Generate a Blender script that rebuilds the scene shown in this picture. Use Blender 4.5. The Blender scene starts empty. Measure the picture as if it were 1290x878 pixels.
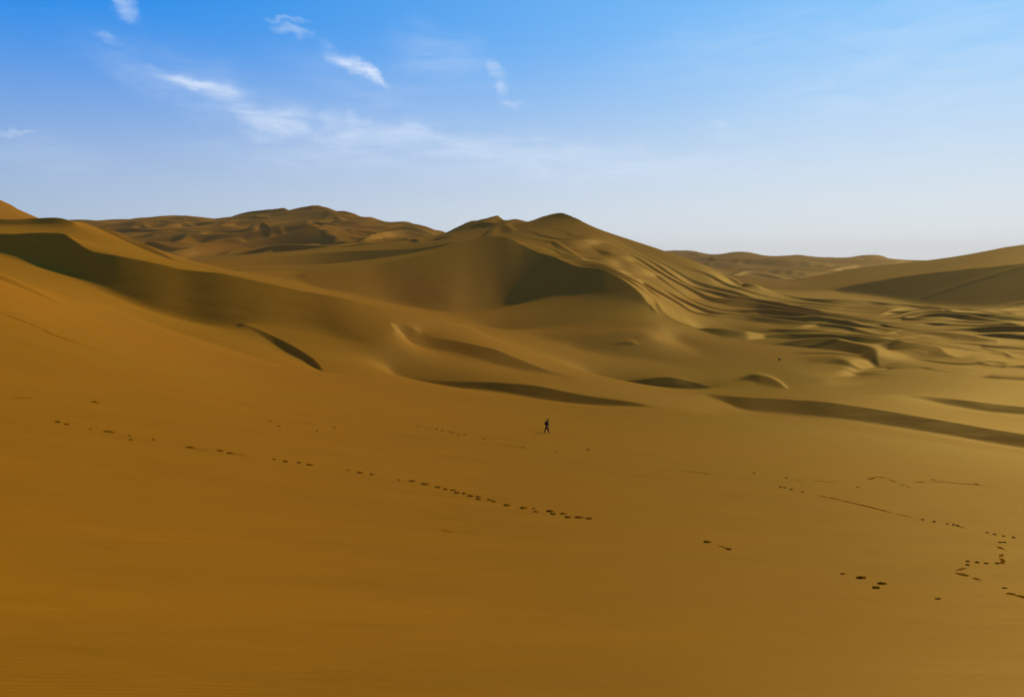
import bpy, bmesh, math, random
import numpy as np
from mathutils import Vector, Matrix

scene = bpy.context.scene
COL = scene.collection

# ------------------------------------------------------------------ camera
F = 930.0                      # focal length in photo pixels (photo 1290 x 878)
PITCH = math.atan2(109.0, F)
cam_d = bpy.data.cameras.new("camera")
cam_d.sensor_width = 36.0
cam_d.lens = F / 1290.0 * 36.0
cam_d.clip_start = 0.1
cam_d.clip_end = 60000.0
cam = bpy.data.objects.new("camera", cam_d)
COL.objects.link(cam)
cam.location = (0, 0, 0)
cam.rotation_euler = (math.pi / 2 - PITCH, 0, 0)
scene.camera = cam

# ------------------------------------------------------------------ sky, sun, exposure
SUN_AZ = math.radians(42.0)     # to the right of the view direction (+Y)
SUN_EL = math.radians(28.5)
scene.view_settings.view_transform = 'Standard'
scene.view_settings.look = 'None'
scene.view_settings.exposure = 0.0
scene.view_settings.gamma = 1.0

world = bpy.data.worlds.new("World")
scene.world = world
world.use_nodes = True
wn = world.node_tree
wn.nodes.clear()


def node(tree, typ, **kw):
    n = tree.nodes.new(typ)
    for k, v in kw.items():
        if k.startswith('i_'):
            n.inputs[k[2:]].default_value = v
        else:
            setattr(n, k, v)
    return n


# wisps of cirrus: azimuth, elevation, half length, half width, tilt (degrees), strength
CIRRUS = [
    (-18.19, 10.59, 16.61, 3.62, 20, 0.2), (-0.3, 7.73, 22.22, 3.21, 6, 0.22), (-9.74, 12.08, 11.97, 3.04, 18, 0.14), (15.03, 6.63, 18.37, 2.38, 0, 0.2), (-23.84, 11.74, 8.68, 1.68, 16, 0.18),
    (-11.43, 13.88, 3.67, 0.79, 22, 0.95), (-9.83, 13.37, 1.55, 0.55, 30, 0.4), (-15.94, 15.93, 1.93, 0.47, 14, 0.5), (-16.35, 16.6, 2.37, 0.3, 5, 0.3),
    (-1.07, 13.77, 1.48, 0.74, 25, 0.6), (-0.66, 12.63, 0.93, 0.86, 60, 0.5), (0.0, 11.53, 1.6, 0.43, 12, 0.35), (-26.57, 16.37, 1.84, 0.82, 32, 0.6),
    (-27.61, 14.41, 1.52, 0.49, 5, 0.25), (-22.91, 12.22, 2.85, 0.79, 10, 0.5), (-25.23, 13.2, 1.25, 0.33, 10, 0.2), (-20.53, 11.75, 1.18, 0.4, 5, 0.2),
    (-18.73, 10.56, 7.15, 1.75, 22, 0.45), (-13.25, 9.48, 6.41, 1.8, 14, 0.42), (-6.28, 8.94, 9.75, 1.84, 8, 0.35), (4.51, 7.7, 15.95, 2.09, 3, 0.3),
    (-18.26, 8.87, 2.22, 0.41, 8, 0.22), (-7.45, 9.65, 3.64, 0.61, 5, 0.2), (-5.03, 14.64, 6.73, 3.07, 15, 0.22), (15.48, 10.04, 1.37, 0.36, 0, 0.35),
    (15.78, 9.32, 3.13, 0.83, 5, 0.15), (-33.19, 8.17, 1.91, 0.26, 3, 0.25), (-31.58, 6.59, 6.63, 2.09, 2, 0.2), (27.64, 12.35, 18.12, 8.68, -8, 0.28),
    (14.76, 15.0, 11.48, 3.57, -10, 0.15), (-14.45, 7.21, 15.01, 1.67, 4, 0.2), (30.63, 7.9, 4.06, 1.16, 0, 0.15),
]


def build_world():
    L = wn.links.new
    out = node(wn, 'ShaderNodeOutputWorld')
    bg = node(wn, 'ShaderNodeBackground')
    bg.inputs['Strength'].default_value = 0.10
    sky = node(wn, 'ShaderNodeTexSky', sky_type='NISHITA', sun_disc=False)
    sky.sun_elevation = SUN_EL
    sky.sun_rotation = SUN_AZ
    sky.air_density = 1.0
    sky.dust_density = 0.2
    sky.ozone_density = 5.0
    sky.altitude = 300.0
    hs = node(wn, 'ShaderNodeHueSaturation')
    hs.inputs['Saturation'].default_value = 1.35
    hs.inputs['Value'].default_value = 1.15
    hs.inputs['Hue'].default_value = 0.49
    L(sky.outputs[0], hs.inputs['Color'])
    tc = node(wn, 'ShaderNodeTexCoord')
    sep = node(wn, 'ShaderNodeSeparateXYZ')
    L(tc.outputs['Generated'], sep.inputs[0])
    # the bright lower sky: pale dust at the horizon, azure above, paler and brighter towards the sun
    dt = node(wn, 'ShaderNodeVectorMath', operation='DOT_PRODUCT')
    dt.inputs[1].default_value = (math.sin(SUN_AZ), math.cos(SUN_AZ), 0)
    L(tc.outputs['Generated'], dt.inputs[0])
    vr = node(wn, 'ShaderNodeMapRange')
    vr.inputs['From Min'].default_value = 0.15; vr.inputs['From Max'].default_value = 0.98
    L(dt.outputs['Value'], vr.inputs['Value'])
    vp = node(wn, 'ShaderNodeMath', operation='POWER'); vp.inputs[1].default_value = 2.0
    L(vr.outputs[0], vp.inputs[0])

    def pair(a, b, fac):
        m = node(wn, 'ShaderNodeMix', data_type='RGBA')
        m.inputs['A'].default_value = (*a, 1); m.inputs['B'].default_value = (*b, 1)
        L(fac, m.inputs['Factor'])
        return m.outputs['Result']
    low = pair((4.0, 5.3, 6.9), (7.9, 8.4, 8.6), vr.outputs[0])
    high = pair((0.05, 2.6, 8.3), (2.9, 6.2, 10.0), vp.outputs[0])
    er = node(wn, 'ShaderNodeMapRange', interpolation_type='SMOOTHSTEP')
    er.inputs['From Min'].default_value = 0.0; er.inputs['From Max'].default_value = 0.31
    L(sep.outputs['Z'], er.inputs['Value'])
    lay = node(wn, 'ShaderNodeMix', data_type='RGBA')
    L(er.outputs[0], lay.inputs['Factor']); L(low, lay.inputs['A']); L(high, lay.inputs['B'])
    dim = node(wn, 'ShaderNodeMapRange')                       # the sky opposite the sun is deeper
    dim.inputs['From Min'].default_value = -1.0; dim.inputs['From Max'].default_value = 0.2
    dim.inputs['To Min'].default_value = 0.85; dim.inputs['To Max'].default_value = 1.0
    L(dt.outputs['Value'], dim.inputs['Value'])
    ls = node(wn, 'ShaderNodeVectorMath', operation='SCALE')
    L(lay.outputs['Result'], ls.inputs[0]); L(dim.outputs[0], ls.inputs['Scale'])
    mr = node(wn, 'ShaderNodeMapRange', interpolation_type='SMOOTHSTEP')
    mr.inputs['From Min'].default_value = 0.22; mr.inputs['From Max'].default_value = 0.75
    mr.inputs['To Min'].default_value = 1.0; mr.inputs['To Max'].default_value = 0.0
    L(sep.outputs['Z'], mr.inputs['Value'])
    mx = node(wn, 'ShaderNodeMix', data_type='RGBA')
    L(mr.outputs[0], mx.inputs['Factor'])
    L(hs.outputs[0], mx.inputs['A']); L(ls.outputs[0], mx.inputs['B'])
    # thin cirrus, each wisp at its own azimuth and elevation
    az = node(wn, 'ShaderNodeMath', operation='ARCTAN2')
    L(sep.outputs['X'], az.inputs[0]); L(sep.outputs['Y'], az.inputs[1])
    el = node(wn, 'ShaderNodeMath', operation='ARCSINE')
    L(sep.outputs['Z'], el.inputs[0])
    pos = node(wn, 'ShaderNodeCombineXYZ')
    L(az.outputs[0], pos.inputs['X']); L(el.outputs[0], pos.inputs['Y'])
    wrp = node(wn, 'ShaderNodeTexNoise'); wrp.inputs['Scale'].default_value = 20; wrp.inputs['Detail'].default_value = 8; wrp.inputs['Roughness'].default_value = 0.6
    L(tc.outputs['Generated'], wrp.inputs['Vector'])
    sub = node(wn, 'ShaderNodeVectorMath', operation='SUBTRACT'); sub.inputs[1].default_value = (0.5, 0.5, 0.5)
    L(wrp.outputs['Color'], sub.inputs[0])
    scl = node(wn, 'ShaderNodeVectorMath', operation='SCALE'); scl.inputs['Scale'].default_value = 0.05
    L(sub.outputs[0], scl.inputs[0])
    add = node(wn, 'ShaderNodeVectorMath', operation='ADD')
    L(pos.outputs[0], add.inputs[0]); L(scl.outputs[0], add.inputs[1])
    total = None
    for (caz, cel, hl, hw, ang, a) in CIRRUS:
        mp = node(wn, 'ShaderNodeMapping', vector_type='TEXTURE')
        mp.inputs['Location'].default_value = (math.radians(caz), math.radians(cel), 0)
        mp.inputs['Rotation'].default_value = (0, 0, math.radians(-ang))
        mp.inputs['Scale'].default_value = (math.radians(hl), math.radians(hw), 1)
        L(add.outputs[0], mp.inputs['Vector'])
        m2 = node(wn, 'ShaderNodeVectorMath', operation='MULTIPLY'); m2.inputs[1].default_value = (1, 1, 0)
        L(mp.outputs[0], m2.inputs[0])
        ln = node(wn, 'ShaderNodeVectorMath', operation='LENGTH')
        L(m2.outputs[0], ln.inputs[0])
        fm = node(wn, 'ShaderNodeMapRange', interpolation_type='SMOOTHERSTEP')
        fm.inputs['From Min'].default_value = 0.0; fm.inputs['From Max'].default_value = 1.0
        fm.inputs['To Min'].default_value = a * 0.8; fm.inputs['To Max'].default_value = 0.0
        L(ln.outputs['Value'], fm.inputs['Value'])
        if total is None:
            total = fm.outputs[0]
        else:
            sm = node(wn, 'ShaderNodeMath', operation='ADD')
            L(total, sm.inputs[0]); L(fm.outputs[0], sm.inputs[1])
            total = sm.outputs[0]
    smp = node(wn, 'ShaderNodeMapping')
    smp.inputs['Rotation'].default_value = (0, 0, math.radians(18)); smp.inputs['Scale'].default_value = (5, 26, 1)
    L(pos.outputs[0], smp.inputs[0])
    fib = node(wn, 'ShaderNodeTexNoise'); fib.inputs['Scale'].default_value = 2.2; fib.inputs['Detail'].default_value = 7; fib.inputs['Roughness'].default_value = 0.6
    fib.inputs['Distortion'].default_value = 0.6
    L(smp.outputs[0], fib.inputs['Vector'])
    fr = node(wn, 'ShaderNodeMapRange'); fr.inputs['From Min'].default_value = 0.3; fr.inputs['From Max'].default_value = 0.7
    fr.inputs['To Min'].default_value = 0.15; fr.inputs['To Max'].default_value = 1.35
    L(fib.outputs[0], fr.inputs[0])
    cl = node(wn, 'ShaderNodeMath', operation='MULTIPLY', use_clamp=True)
    L(total, cl.inputs[0]); L(fr.outputs[0], cl.inputs[1])
    mc = node(wn, 'ShaderNodeMix', data_type='RGBA')
    mc.inputs['B'].default_value = (7.2, 8.3, 10.0, 1)
    L(cl.outputs[0], mc.inputs['Factor']); L(mx.outputs['Result'], mc.inputs['A'])
    L(mc.outputs['Result'], bg.inputs['Color'])
    L(bg.outputs[0], out.inputs['Surface'])


build_world()

sun_d = bpy.data.lights.new("sun", 'SUN')
sun_d.energy = 4.5
sun_d.angle = math.radians(0.53)
sun_d.color = (1.0, 0.92, 0.78)
sun = bpy.data.objects.new("sun", sun_d)
COL.objects.link(sun)
sdir = Vector((math.sin(SUN_AZ) * math.cos(SUN_EL), math.cos(SUN_AZ) * math.cos(SUN_EL), math.sin(SUN_EL)))
sun.rotation_euler = sdir.to_track_quat('Z', 'Y').to_euler()
sun.location = sdir * 200

# ------------------------------------------------------------------ terrain control lines
CP, SP = math.cos(PITCH), math.sin(PITCH)


def col_u(px, py):
    ty = (439.0 - py) / F
    return ((px - 645.0) / F) / (CP + ty * SP)


def ratio(py):
    ty = (439.0 - py) / F
    return (-SP + ty * CP) / (CP + ty * SP)      # z / Y of the line of sight


FACES = []        # slip faces: (brink line, toe line)
LINES = []        # (kind, array of (u, Y, z))


def smooth(pts, per=24):
    """Catmull-Rom through the points, so that crests curve softly"""
    P = np.array(pts, float)
    if len(P) < 3:
        t = np.linspace(0, 1, per * 2)[:, None]
        return P[0] * (1 - t) + P[-1] * t
    ext = np.vstack([2 * P[0] - P[1], P, 2 * P[-1] - P[-2]])
    out = []
    t = np.linspace(0, 1, per, endpoint=False)[:, None]
    for i in range(1, len(ext) - 2):
        p0, p1, p2, p3 = ext[i - 1:i + 3]
        out.append(0.5 * ((2 * p1) + (p2 - p0) * t + (2 * p0 - 5 * p1 + 4 * p2 - p3) * t ** 2 + (3 * p1 - p0 - 3 * p2 + p3) * t ** 3))
    out.append(P[-1:])
    return np.vstack(out)


def line(kind, pts):
    """kind 'c' crest (kept sharp), 's' soft guide; points (px, py, Y)"""
    S = smooth(pts)
    arr = np.array([(col_u(p[0], p[1]), p[2], ratio(p[1]) * p[2]) for p in S])
    LINES.append((kind, arr))
    return arr


def deep(pts, kind='s'):
    """guide by column, height and distance: (px, z, Y), for ground no line of sight reaches"""
    S = smooth(pts)
    LINES.append((kind, np.array([(col_u(p[0], 420.0), p[2], p[1]) for p in S])))


FY_P = [300, 330, 345, 360, 375, 390, 405, 420, 440, 460, 480, 500, 515, 540]
FY_Y = [2200, 1400, 1000, 830, 680, 570, 490, 430, 370, 325, 285, 245, 225, 205]


def fy(py, px=0):
    a = float(np.interp(py, FY_P, FY_Y))
    b = float(np.interp(py, [336, 350, 365, 380, 400, 420, 440], [612, 580, 550, 520, 470, 430, 370]))
    if py > 440 or px < 700:
        return a
    k = min(1.0, max(0.0, (px - 900) / 150.0))
    return b * (1 - k) + a * k


def ridge(crest, toe, slope=0.55, soft=False):
    """a dune's brink with the slip face below it: crest (px, py[, Y]), toe (px, py);
    the toe's distance follows from the slope of the face"""
    C3 = [(c[0], c[1], c[2] if len(c) > 2 else fy(c[1], c[0])) for c in crest]
    line('s' if soft else 'c', C3)
    cx = [c[0] for c in C3]
    if isinstance(toe, (int, float)):
        n = len(C3)
        toe = [(c[0], c[1] + toe * (0.25 if i in (0, n - 1) else 1.0)) for i, c in enumerate(C3)]
    T3 = []
    full = smooth(C3)
    wx = np.array([col_u(p[0], p[1]) * p[2] for p in full])
    wz = np.array([ratio(p[1]) * p[2] for p in full])
    dwx = np.maximum(np.gradient(wx), 0.15 * np.median(np.gradient(wx)))
    kk = np.ones(15) / 15
    grad = np.convolve(np.pad(np.gradient(full[:, 2]) / dwx, 7, mode='edge'), kk, 'valid')      # how the brink runs over the ground
    gz = np.convolve(np.pad(np.gradient(wz) / dwx, 7, mode='edge'), kk, 'valid')                 # and how it climbs
    s0 = slope
    for tp in toe:
        g = float(np.interp(tp[0], full[:, 0], grad))
        sl = s0 if isinstance(s0, float) else float(np.interp(tp[0], [q[0] for q in s0], [q[1] for q in s0]))
        cz = float(np.interp(tp[0], full[:, 0], gz))
        g = max(-1.6, min(1.6, g)); cz = max(-0.9 * sl, min(0.9 * sl, cz))
        slope = (cz * g + math.sqrt(max(cz * cz * g * g - (1 + g * g) * (cz * cz - sl * sl), 0.0))) / (1 + g * g)
        slope = max(0.25, min(1.1, slope))
        cy = float(np.interp(tp[0], cx, [c[1] for c in C3]))
        Yc = float(np.interp(tp[0], cx, [c[2] for c in C3]))
        rc, rt = ratio(cy), ratio(tp[1])
        T3.append((tp[0], tp[1], Yc * (slope - rc) / (slope - rt)))
    tl = line('s', T3)
    if not soft:
        LINES.pop()                                   # the whole face is laid as a plane instead
        FACES.append((LINES[-1][1], tl))


# --- the near slope, distances 5 to 150 m
line('s', [(-700, 1350, 5), (0, 1360, 5), (645, 1370, 5), (1290, 1380, 5), (2000, 1390, 5)])
line('s', [(-700, 960, 13), (0, 900, 13), (645, 878, 13), (1290, 890, 13), (2000, 900, 13)])
line('s', [(-700, 660, 22), (0, 725, 22), (645, 755, 22), (1290, 772, 22), (2000, 790, 22)])
line('s', [(-700, 500, 38), (0, 590, 38), (645, 650, 38), (1290, 678, 38), (2000, 700, 38)])
line('s', [(-700, 370, 60), (0, 490, 60), (400, 556, 60), (645, 590, 60), (1290, 630, 60), (2000, 665, 60)])
line('s', [(-700, 290, 90), (0, 425, 90), (300, 492, 90), (645, 541, 88), (690, 545.5, 88), (1290, 602, 90), (2000, 650, 90)])
line('s', [(-700, 258, 120), (-150, 325, 120), (0, 375, 120), (100, 415, 120), (300, 471, 119), (400, 487, 118), (520, 504, 118), (690, 526, 119), (900, 543, 120), (1100, 563, 120), (1290, 587, 121), (1600, 632, 122), (2000, 654, 122)])
line('s', [(-700, 230, 150), (-150, 295, 150), (0, 342, 150), (100, 392, 148), (200, 428, 145), (300, 455, 145), (400, 473, 145), (520, 491, 147),
           (700, 511, 150), (900, 525, 150), (1100, 546, 155), (1290, 574, 160), (1600, 620, 165), (2000, 660, 165)])
line('s', [(900, 523, 205), (1000, 529, 204), (1100, 541, 201), (1200, 556, 196), (1290, 571, 190), (1600, 617, 186), (2000, 656, 185)])
ridge([(885, 496, 250), (910, 498, 246), (940, 500, 240), (1000, 503, 235), (1050, 507, 231), (1130, 519, 226), (1200, 531, 222), (1290, 546, 218), (1600, 590, 210), (2000, 630, 205)],
      [(890, 499), (910, 508), (940, 520), (1000, 526), (1050, 531), (1100, 538), (1200, 554), (1290, 569), (1600, 613), (2000, 652)], [(900, 0.40), (1050, 0.52), (1290, 0.52)])


# --- left: bowl, big dark face and its crest
ridge([(-700, 225, 290), (-150, 286, 258), (0, 294, 252), (40, 293, 251), (78, 293, 250), (90, 300, 246), (105, 310, 240), (120, 317, 236), (150, 322, 233),
       (200, 332, 231), (235, 340, 230.5), (280, 344, 231), (330, 355, 232), (380, 366, 234), (430, 375, 237), (480, 387, 242), (520, 395, 249),
       (560, 404, 256), (600, 412, 266)],
      [(-700, 262), (-150, 300), (0, 321), (30, 331), (60, 340), (100, 352), (130, 367), (170, 386), (200, 397), (240, 409), (278, 414), (298, 413), (312, 409), (335, 409), (400, 419), (450, 430), (485, 427), (510, 417.5), (540, 412), (560, 411), (600, 415)], [(0, 0.66), (300, 0.66), (430, 0.58), (600, 0.44)])
ridge([(298, 403, 209), (312, 408.5, 207), (330, 416, 204), (345, 423, 201), (360, 430, 197), (375, 438.5, 192), (390, 448, 186), (400, 458, 178), (408, 470, 166)],
      [(300, 404), (315, 415), (330, 426.5), (345, 437), (360, 447), (375, 454), (390, 462), (400, 467), (406, 470.5)], 0.50)
line('s', [(100, 372, 178), (180, 405, 180), (250, 428, 178), (320, 450, 170), (370, 466, 158)])
# small crest at the far left and the lit slope behind
ridge([(-700, 215, 340), (-150, 270, 320), (0, 276, 310), (40, 275, 310), (70, 274, 308), (82, 276, 306), (92, 280, 304)],
      [(-700, 240), (-150, 282), (0, 285), (40, 285), (70, 284), (90, 283)], 0.5)
line('c', [(92, 280, 304), (105, 280, 330), (130, 290, 322), (160, 305, 310), (200, 322, 290), (235, 336, 262)])
line('c', [(-700, 60, 560), (-150, 190, 530), (0, 251, 500), (20, 262, 494), (45, 273, 486), (70, 285, 470)])
line('s', [(-150, 262, 380), (0, 274, 370), (60, 284, 360)])
deep([(-700, 20, 800), (0, -10, 700), (150, -16, 540), (230, -18, 480)])
line('c', [(112, 283, 432), (120, 286.5, 430), (141, 289, 425), (167, 301, 415), (188, 310, 400), (207, 320, 385), (234, 336, 358)])
deep([(60, 6, 388), (100, 4, 385), (141, 1, 378), (188, -6, 358), (225, -12, 330)])

# --- mounds beyond the brow of the near slope
ridge([(500, 417, 231), (515, 420, 233), (540, 424, 235), (575, 429, 236), (600, 434, 236), (625, 440, 236), (650, 450, 235), (675, 460, 234), (700, 469, 233), (714, 471.5, 233)],
      [(500, 421), (515, 434), (540, 442), (575, 449), (600, 455), (630, 464), (660, 470), (700, 472.5), (712, 473)], 0.66)
ridge([(490, 471, 202), (520, 476, 203), (560, 479, 204), (600, 480, 204), (640, 482, 203), (680, 486, 202), (710, 492, 201), (740, 498, 200), (780, 503, 199), (810, 508, 198), (820, 511, 197)],
      [(490, 473), (520, 485), (560, 492), (600, 494), (640, 499), (680, 507), (720, 512.5), (760, 514.5), (800, 515), (820, 513)], 0.66)
ridge([(740, 476, 290), (780, 479, 290), (800, 478, 290), (820, 475.5, 290), (845, 474.5, 290), (870, 480, 288), (900, 488, 280)],
      [(740, 478), (780, 486), (800, 489), (820, 493), (850, 495), (880, 493), (900, 489)], 0.66)

# --- central dune: its big face, summit and skyline
ridge([(380, 345, 440), (440, 337, 466), (475, 333, 481), (500, 328, 490), (530, 322, 501), (560, 315, 515), (580, 306, 530), (600, 300, 541), (620, 297, 546), (640, 299, 544),
       (650, 303.5, 540), (660, 309, 534), (680, 318, 519), (697, 322.5, 506), (712, 329, 493), (730, 335, 481), (757, 338, 468), (770, 343, 461),
       (790, 355, 448), (808, 370, 436), (820, 385, 426), (835, 403, 412)],
      [(385, 362), (440, 372), (500, 386), (560, 396), (600, 396), (640, 387), (700, 374), (760, 374), (800, 381), (820, 393)], [(380, 0.47), (600, 0.53), (660, 0.55), (720, 0.58), (820, 0.62)])
line('s', [(610, 415, 385), (640, 418, 385), (700, 412, 388), (740, 407, 388), (800, 404, 388), (835, 408, 388)])
line('c', [(560, 290, 730), (580, 282, 725), (600, 274.5, 720), (625, 272, 715), (645, 278, 705), (660, 280.5, 695), (680, 273, 690), (695, 268.5, 685), (705, 267.5, 680), (715, 270.5, 676),
           (730, 277, 670), (760, 290, 662), (800, 303, 655), (840, 316, 650), (880, 330, 645), (915, 345, 640), (960, 358, 640)])
line('s', [(765, 300, 635), (800, 317, 628), (840, 331, 622), (880, 345, 615), (930, 359, 615)])
line('c', [(722, 275, 673), (700, 283, 650), (675, 291, 625), (652, 300, 590), (646, 304, 560)])
line('s', [(640, 290, 640), (670, 284, 655), (695, 276, 668)])
line('s', [(700, 300, 600), (740, 298, 615), (765, 297, 635)])
deep([(630, 0, 900), (720, -10, 860), (880, -40, 820), (960, -40, 800)])

# --- wedge-shaped dark face left of the summit
ridge([(240, 331.5, 540), (300, 327, 575), (350, 323, 600), (400, 318.5, 620), (440, 316, 625), (500, 314, 620), (525, 313, 615), (550, 309, 610), (580, 303, 600)],
      [(240, 334), (300, 338), (350, 337), (400, 337.5), (450, 334.5), (480, 331), (525, 320), (560, 312)], 0.5)
line('s', [(280, 345, 430), (300, 341, 440), (330, 340, 450), (360, 343, 455), (380, 350, 455)])
line('s', [(400, 312, 700), (470, 308, 740), (540, 302, 720), (570, 295, 720)])

# --- far range on the left
ridge([(215, 323, 720), (260, 312, 790), (300, 305, 830), (340, 297, 850), (380, 287, 860), (400, 284, 860), (408, 290, 840), (420, 301, 800), (437, 312, 750)],
      [(215, 328), (260, 324), (300, 322), (340, 320), (380, 316), (420, 313), (437, 313)], 0.45)
line('c', [(-700, 300, 1500), (60, 283, 1400), (115, 280.5, 1350), (150, 279, 1320), (190, 275, 1300), (215, 273.5, 1290), (240, 272.5, 1280), (262, 275, 1260), (285, 277, 1240), (300, 272, 1230),
           (320, 267.5, 1220), (332, 267, 1220), (342, 268, 1240), (358, 264.5, 1240), (368, 268, 1230), (380, 266, 1210), (395, 263, 1200), (408, 266, 1200), (425, 266, 1190), (440, 268, 1180), (455, 269.5, 1180),
           (470, 277, 1160), (485, 279, 1160), (500, 279, 1150), (515, 286, 1120), (530, 287.5, 1100), (548, 287.5, 1080), (562, 290, 1050)])
deep([(-700, -30, 2200), (100, -30, 1900), (400, -20, 1700), (600, -40, 1600)])

# --- right: two long dunes
ridge([(1040, 366, 790), (1070, 359.5, 782), (1100, 354, 773), (1150, 346, 756), (1210, 339, 733), (1290, 331, 706), (1400, 319.5, 672), (1600, 298, 625), (2000, 262, 560)],
      [(1050, 370), (1100, 377), (1150, 386), (1200, 390), (1290, 392), (1600, 388), (2000, 384)], [(1040, 0.6), (1290, 0.68)])
line('c', [(985, 358, 1010), (1020, 350, 1040), (1050, 343, 1050), (1085, 336, 1050), (1130, 331.5, 1040), (1180, 326, 1030), (1220, 320, 1020), (1260, 312, 1005), (1290, 307, 1000), (1600, 262, 940), (2000, 230, 900)])
line('s', [(1000, 361, 930), (1050, 354, 910), (1100, 347, 890), (1160, 341, 860)])
deep([(1000, -45, 1300), (1290, -40, 1300), (2000, -20, 1200)])
# --- right: far range
line('c', [(780, 317, 2600), (830, 313.5, 2600), (850, 312.5, 2550), (872, 313, 2500), (886, 318, 2450), (898, 322, 2400), (912, 318.5, 2350), (926, 314, 2300), (940, 313, 2300), (955, 317.5, 2300),
           (975, 324.5, 2300), (990, 321, 2350), (1005, 318, 2400), (1018, 321, 2430), (1030, 326, 2450), (1045, 322, 2500), (1062, 324.5, 2500), (1085, 317.5, 2500), (1105, 316, 2500), (1117, 320, 2500), (1130, 327, 2500), (1160, 328, 2500),
           (1600, 322, 2600), (2000, 322, 2600)])
line('s', [(780, 345, 1150), (900, 352, 1050), (960, 354, 1000), (1000, 352, 1100)])
deep([(-700, -60, 3600), (645, -60, 3600), (2000, -60, 3600)])
deep([(-700, -60, 8000), (645, -60, 8000), (2000, -60, 8000)])

# --- right: the plain that carries the field of small dunes
line('s', [(870, 366, 592), (910, 364, 610), (950, 366, 660), (985, 364, 720), (1040, 369, 740)])
line('s', [(866, 380, 535), (930, 378, 585), (1020, 380, 620), (1150, 388, 610), (1290, 394, 590), (1600, 395, 560), (2000, 395, 540)])
line('s', [(872, 400, 480), (930, 399, 505), (1050, 400, 520), (1290, 404, 510), (1600, 410, 490), (2000, 415, 480)])
line('s', [(880, 420, 430), (1000, 421, 432), (1290, 422, 430), (1600, 426, 420), (2000, 430, 410)])
line('s', [(1000, 440, 370), (1290, 442, 370), (1600, 450, 360), (2000, 455, 350)])
line('s', [(1050, 465, 318), (1290, 465, 322), (1600, 480, 310), (2000, 495, 300)])
line('s', [(1060, 486, 280), (1290, 488, 284), (1600, 506, 275), (2000, 520, 270)])
ridge([(1062, 472, 306), (1078, 459, 328), (1095, 453.5, 338), (1115, 452.5, 340), (1128, 457, 335)], [(1062, 477), (1078, 475), (1095, 471), (1115, 468), (1128, 462)], 0.45, soft=True)
ridge([(1120, 496, 262), (1170, 499, 262), (1220, 504, 260), (1290, 512, 258), (1600, 540, 250), (2000, 570, 240)], [(1120, 498), (1160, 505), (1200, 515), (1250, 523), (1290, 526), (1600, 556), (2000, 590)], 0.5)
line('s', [(850, 430, 378), (900, 450, 345), (960, 460, 325), (1040, 478, 285)])
line('s', [(860, 455, 335), (900, 458, 330), (980, 468, 310)])
line('s', [(720, 440, 340), (780, 450, 335), (840, 458, 330), (900, 470, 305)])
line('s', [(680, 428, 350), (740, 421, 356), (820, 417, 364)])

# ------------------------------------------------------------------ solve the height field
U0, U1 = -0.90, 0.90
NU, NV = 960, 1536
US = np.linspace(U0, U1, NU)
VK_T = np.array([0, 0.14, 0.76, 0.91, 1.0])                       # rows are packed closer between 150 and 1400 m
VK_V = np.log([5.0, 145.0, 700.0, 1400.0, 8000.0])


def v_of(t):
    return np.interp(t, VK_T, VK_V)


def t_of(v):
    return np.interp(v, VK_V, VK_T)


VS = v_of(np.linspace(0, 1, NV))


def raster(nu, nv, kinds=('c', 's')):
    acc = np.zeros((nv, nu)); cnt = np.zeros((nv, nu))
    for k, a in LINES:
        if k not in kinds:
            continue
        gu = (a[:, 0] - U0) / (U1 - U0) * (nu - 1)
        gv = t_of(np.log(a[:, 1])) * (nv - 1)
        for i in range(len(a) - 1):
            n = int(max(abs(gu[i + 1] - gu[i]), abs(gv[i + 1] - gv[i])) * 1.6) + 2
            t = np.linspace(0, 1, n)
            iu = np.rint(gu[i] + (gu[i + 1] - gu[i]) * t).astype(int)
            iv = np.rint(gv[i] + (gv[i + 1] - gv[i]) * t).astype(int)
            z = a[i, 2] + (a[i + 1, 2] - a[i, 2]) * t
            ok = (iu >= 0) & (iu < nu) & (iv >= 0) & (iv < nv)
            w = 1.0 if k == 's' else 50.0
            np.add.at(acc, (iv[ok], iu[ok]), z[ok] * w)
            np.add.at(cnt, (iv[ok], iu[ok]), w)
    m = cnt > 0
    acc[m] /= cnt[m]
    if 's' in kinds:
        uu = np.linspace(U0, U1, nu); yr = np.exp(v_of(np.linspace(0, 1, nv)))
        for c, t in FACES:
            cols = np.nonzero((uu >= max(c[0, 0], t[0, 0])) & (uu <= min(c[-1, 0], t[-1, 0])))[0]
            for i in cols:
                yc, zc = np.interp(uu[i], c[:, 0], c[:, 1]), np.interp(uu[i], c[:, 0], c[:, 2])
                yt, zt = np.interp(uu[i], t[:, 0], t[:, 1]), np.interp(uu[i], t[:, 0], t[:, 2])
                j0, j1 = np.searchsorted(yr, yt), np.searchsorted(yr, yc)
                if j1 > j0 and yc > yt:
                    f = (yr[j0:j1] - yt) / (yc - yt)
                    acc[j0:j1, i] = zt + (zc - zt) * f
                    m[j0:j1, i] = True
                    if j1 < nv and f[-1] < 1:
                        acc[j1, i] = zc - 0.1 * (yr[j1] - yc)
                        m[j1, i] = True
    return acc, m


def resize(a, nu, nv):
    h, w = a.shape
    x = np.linspace(0, w - 1, nu); y = np.linspace(0, h - 1, nv)
    x0 = np.minimum(x.astype(int), w - 2); y0 = np.minimum(y.astype(int), h - 2)
    fx = x - x0; fyy = (y - y0)[:, None]
    r = a[:, x0] * (1 - fx) + a[:, x0 + 1] * fx
    return r[y0] * (1 - fyy) + r[y0 + 1] * fyy


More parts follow.
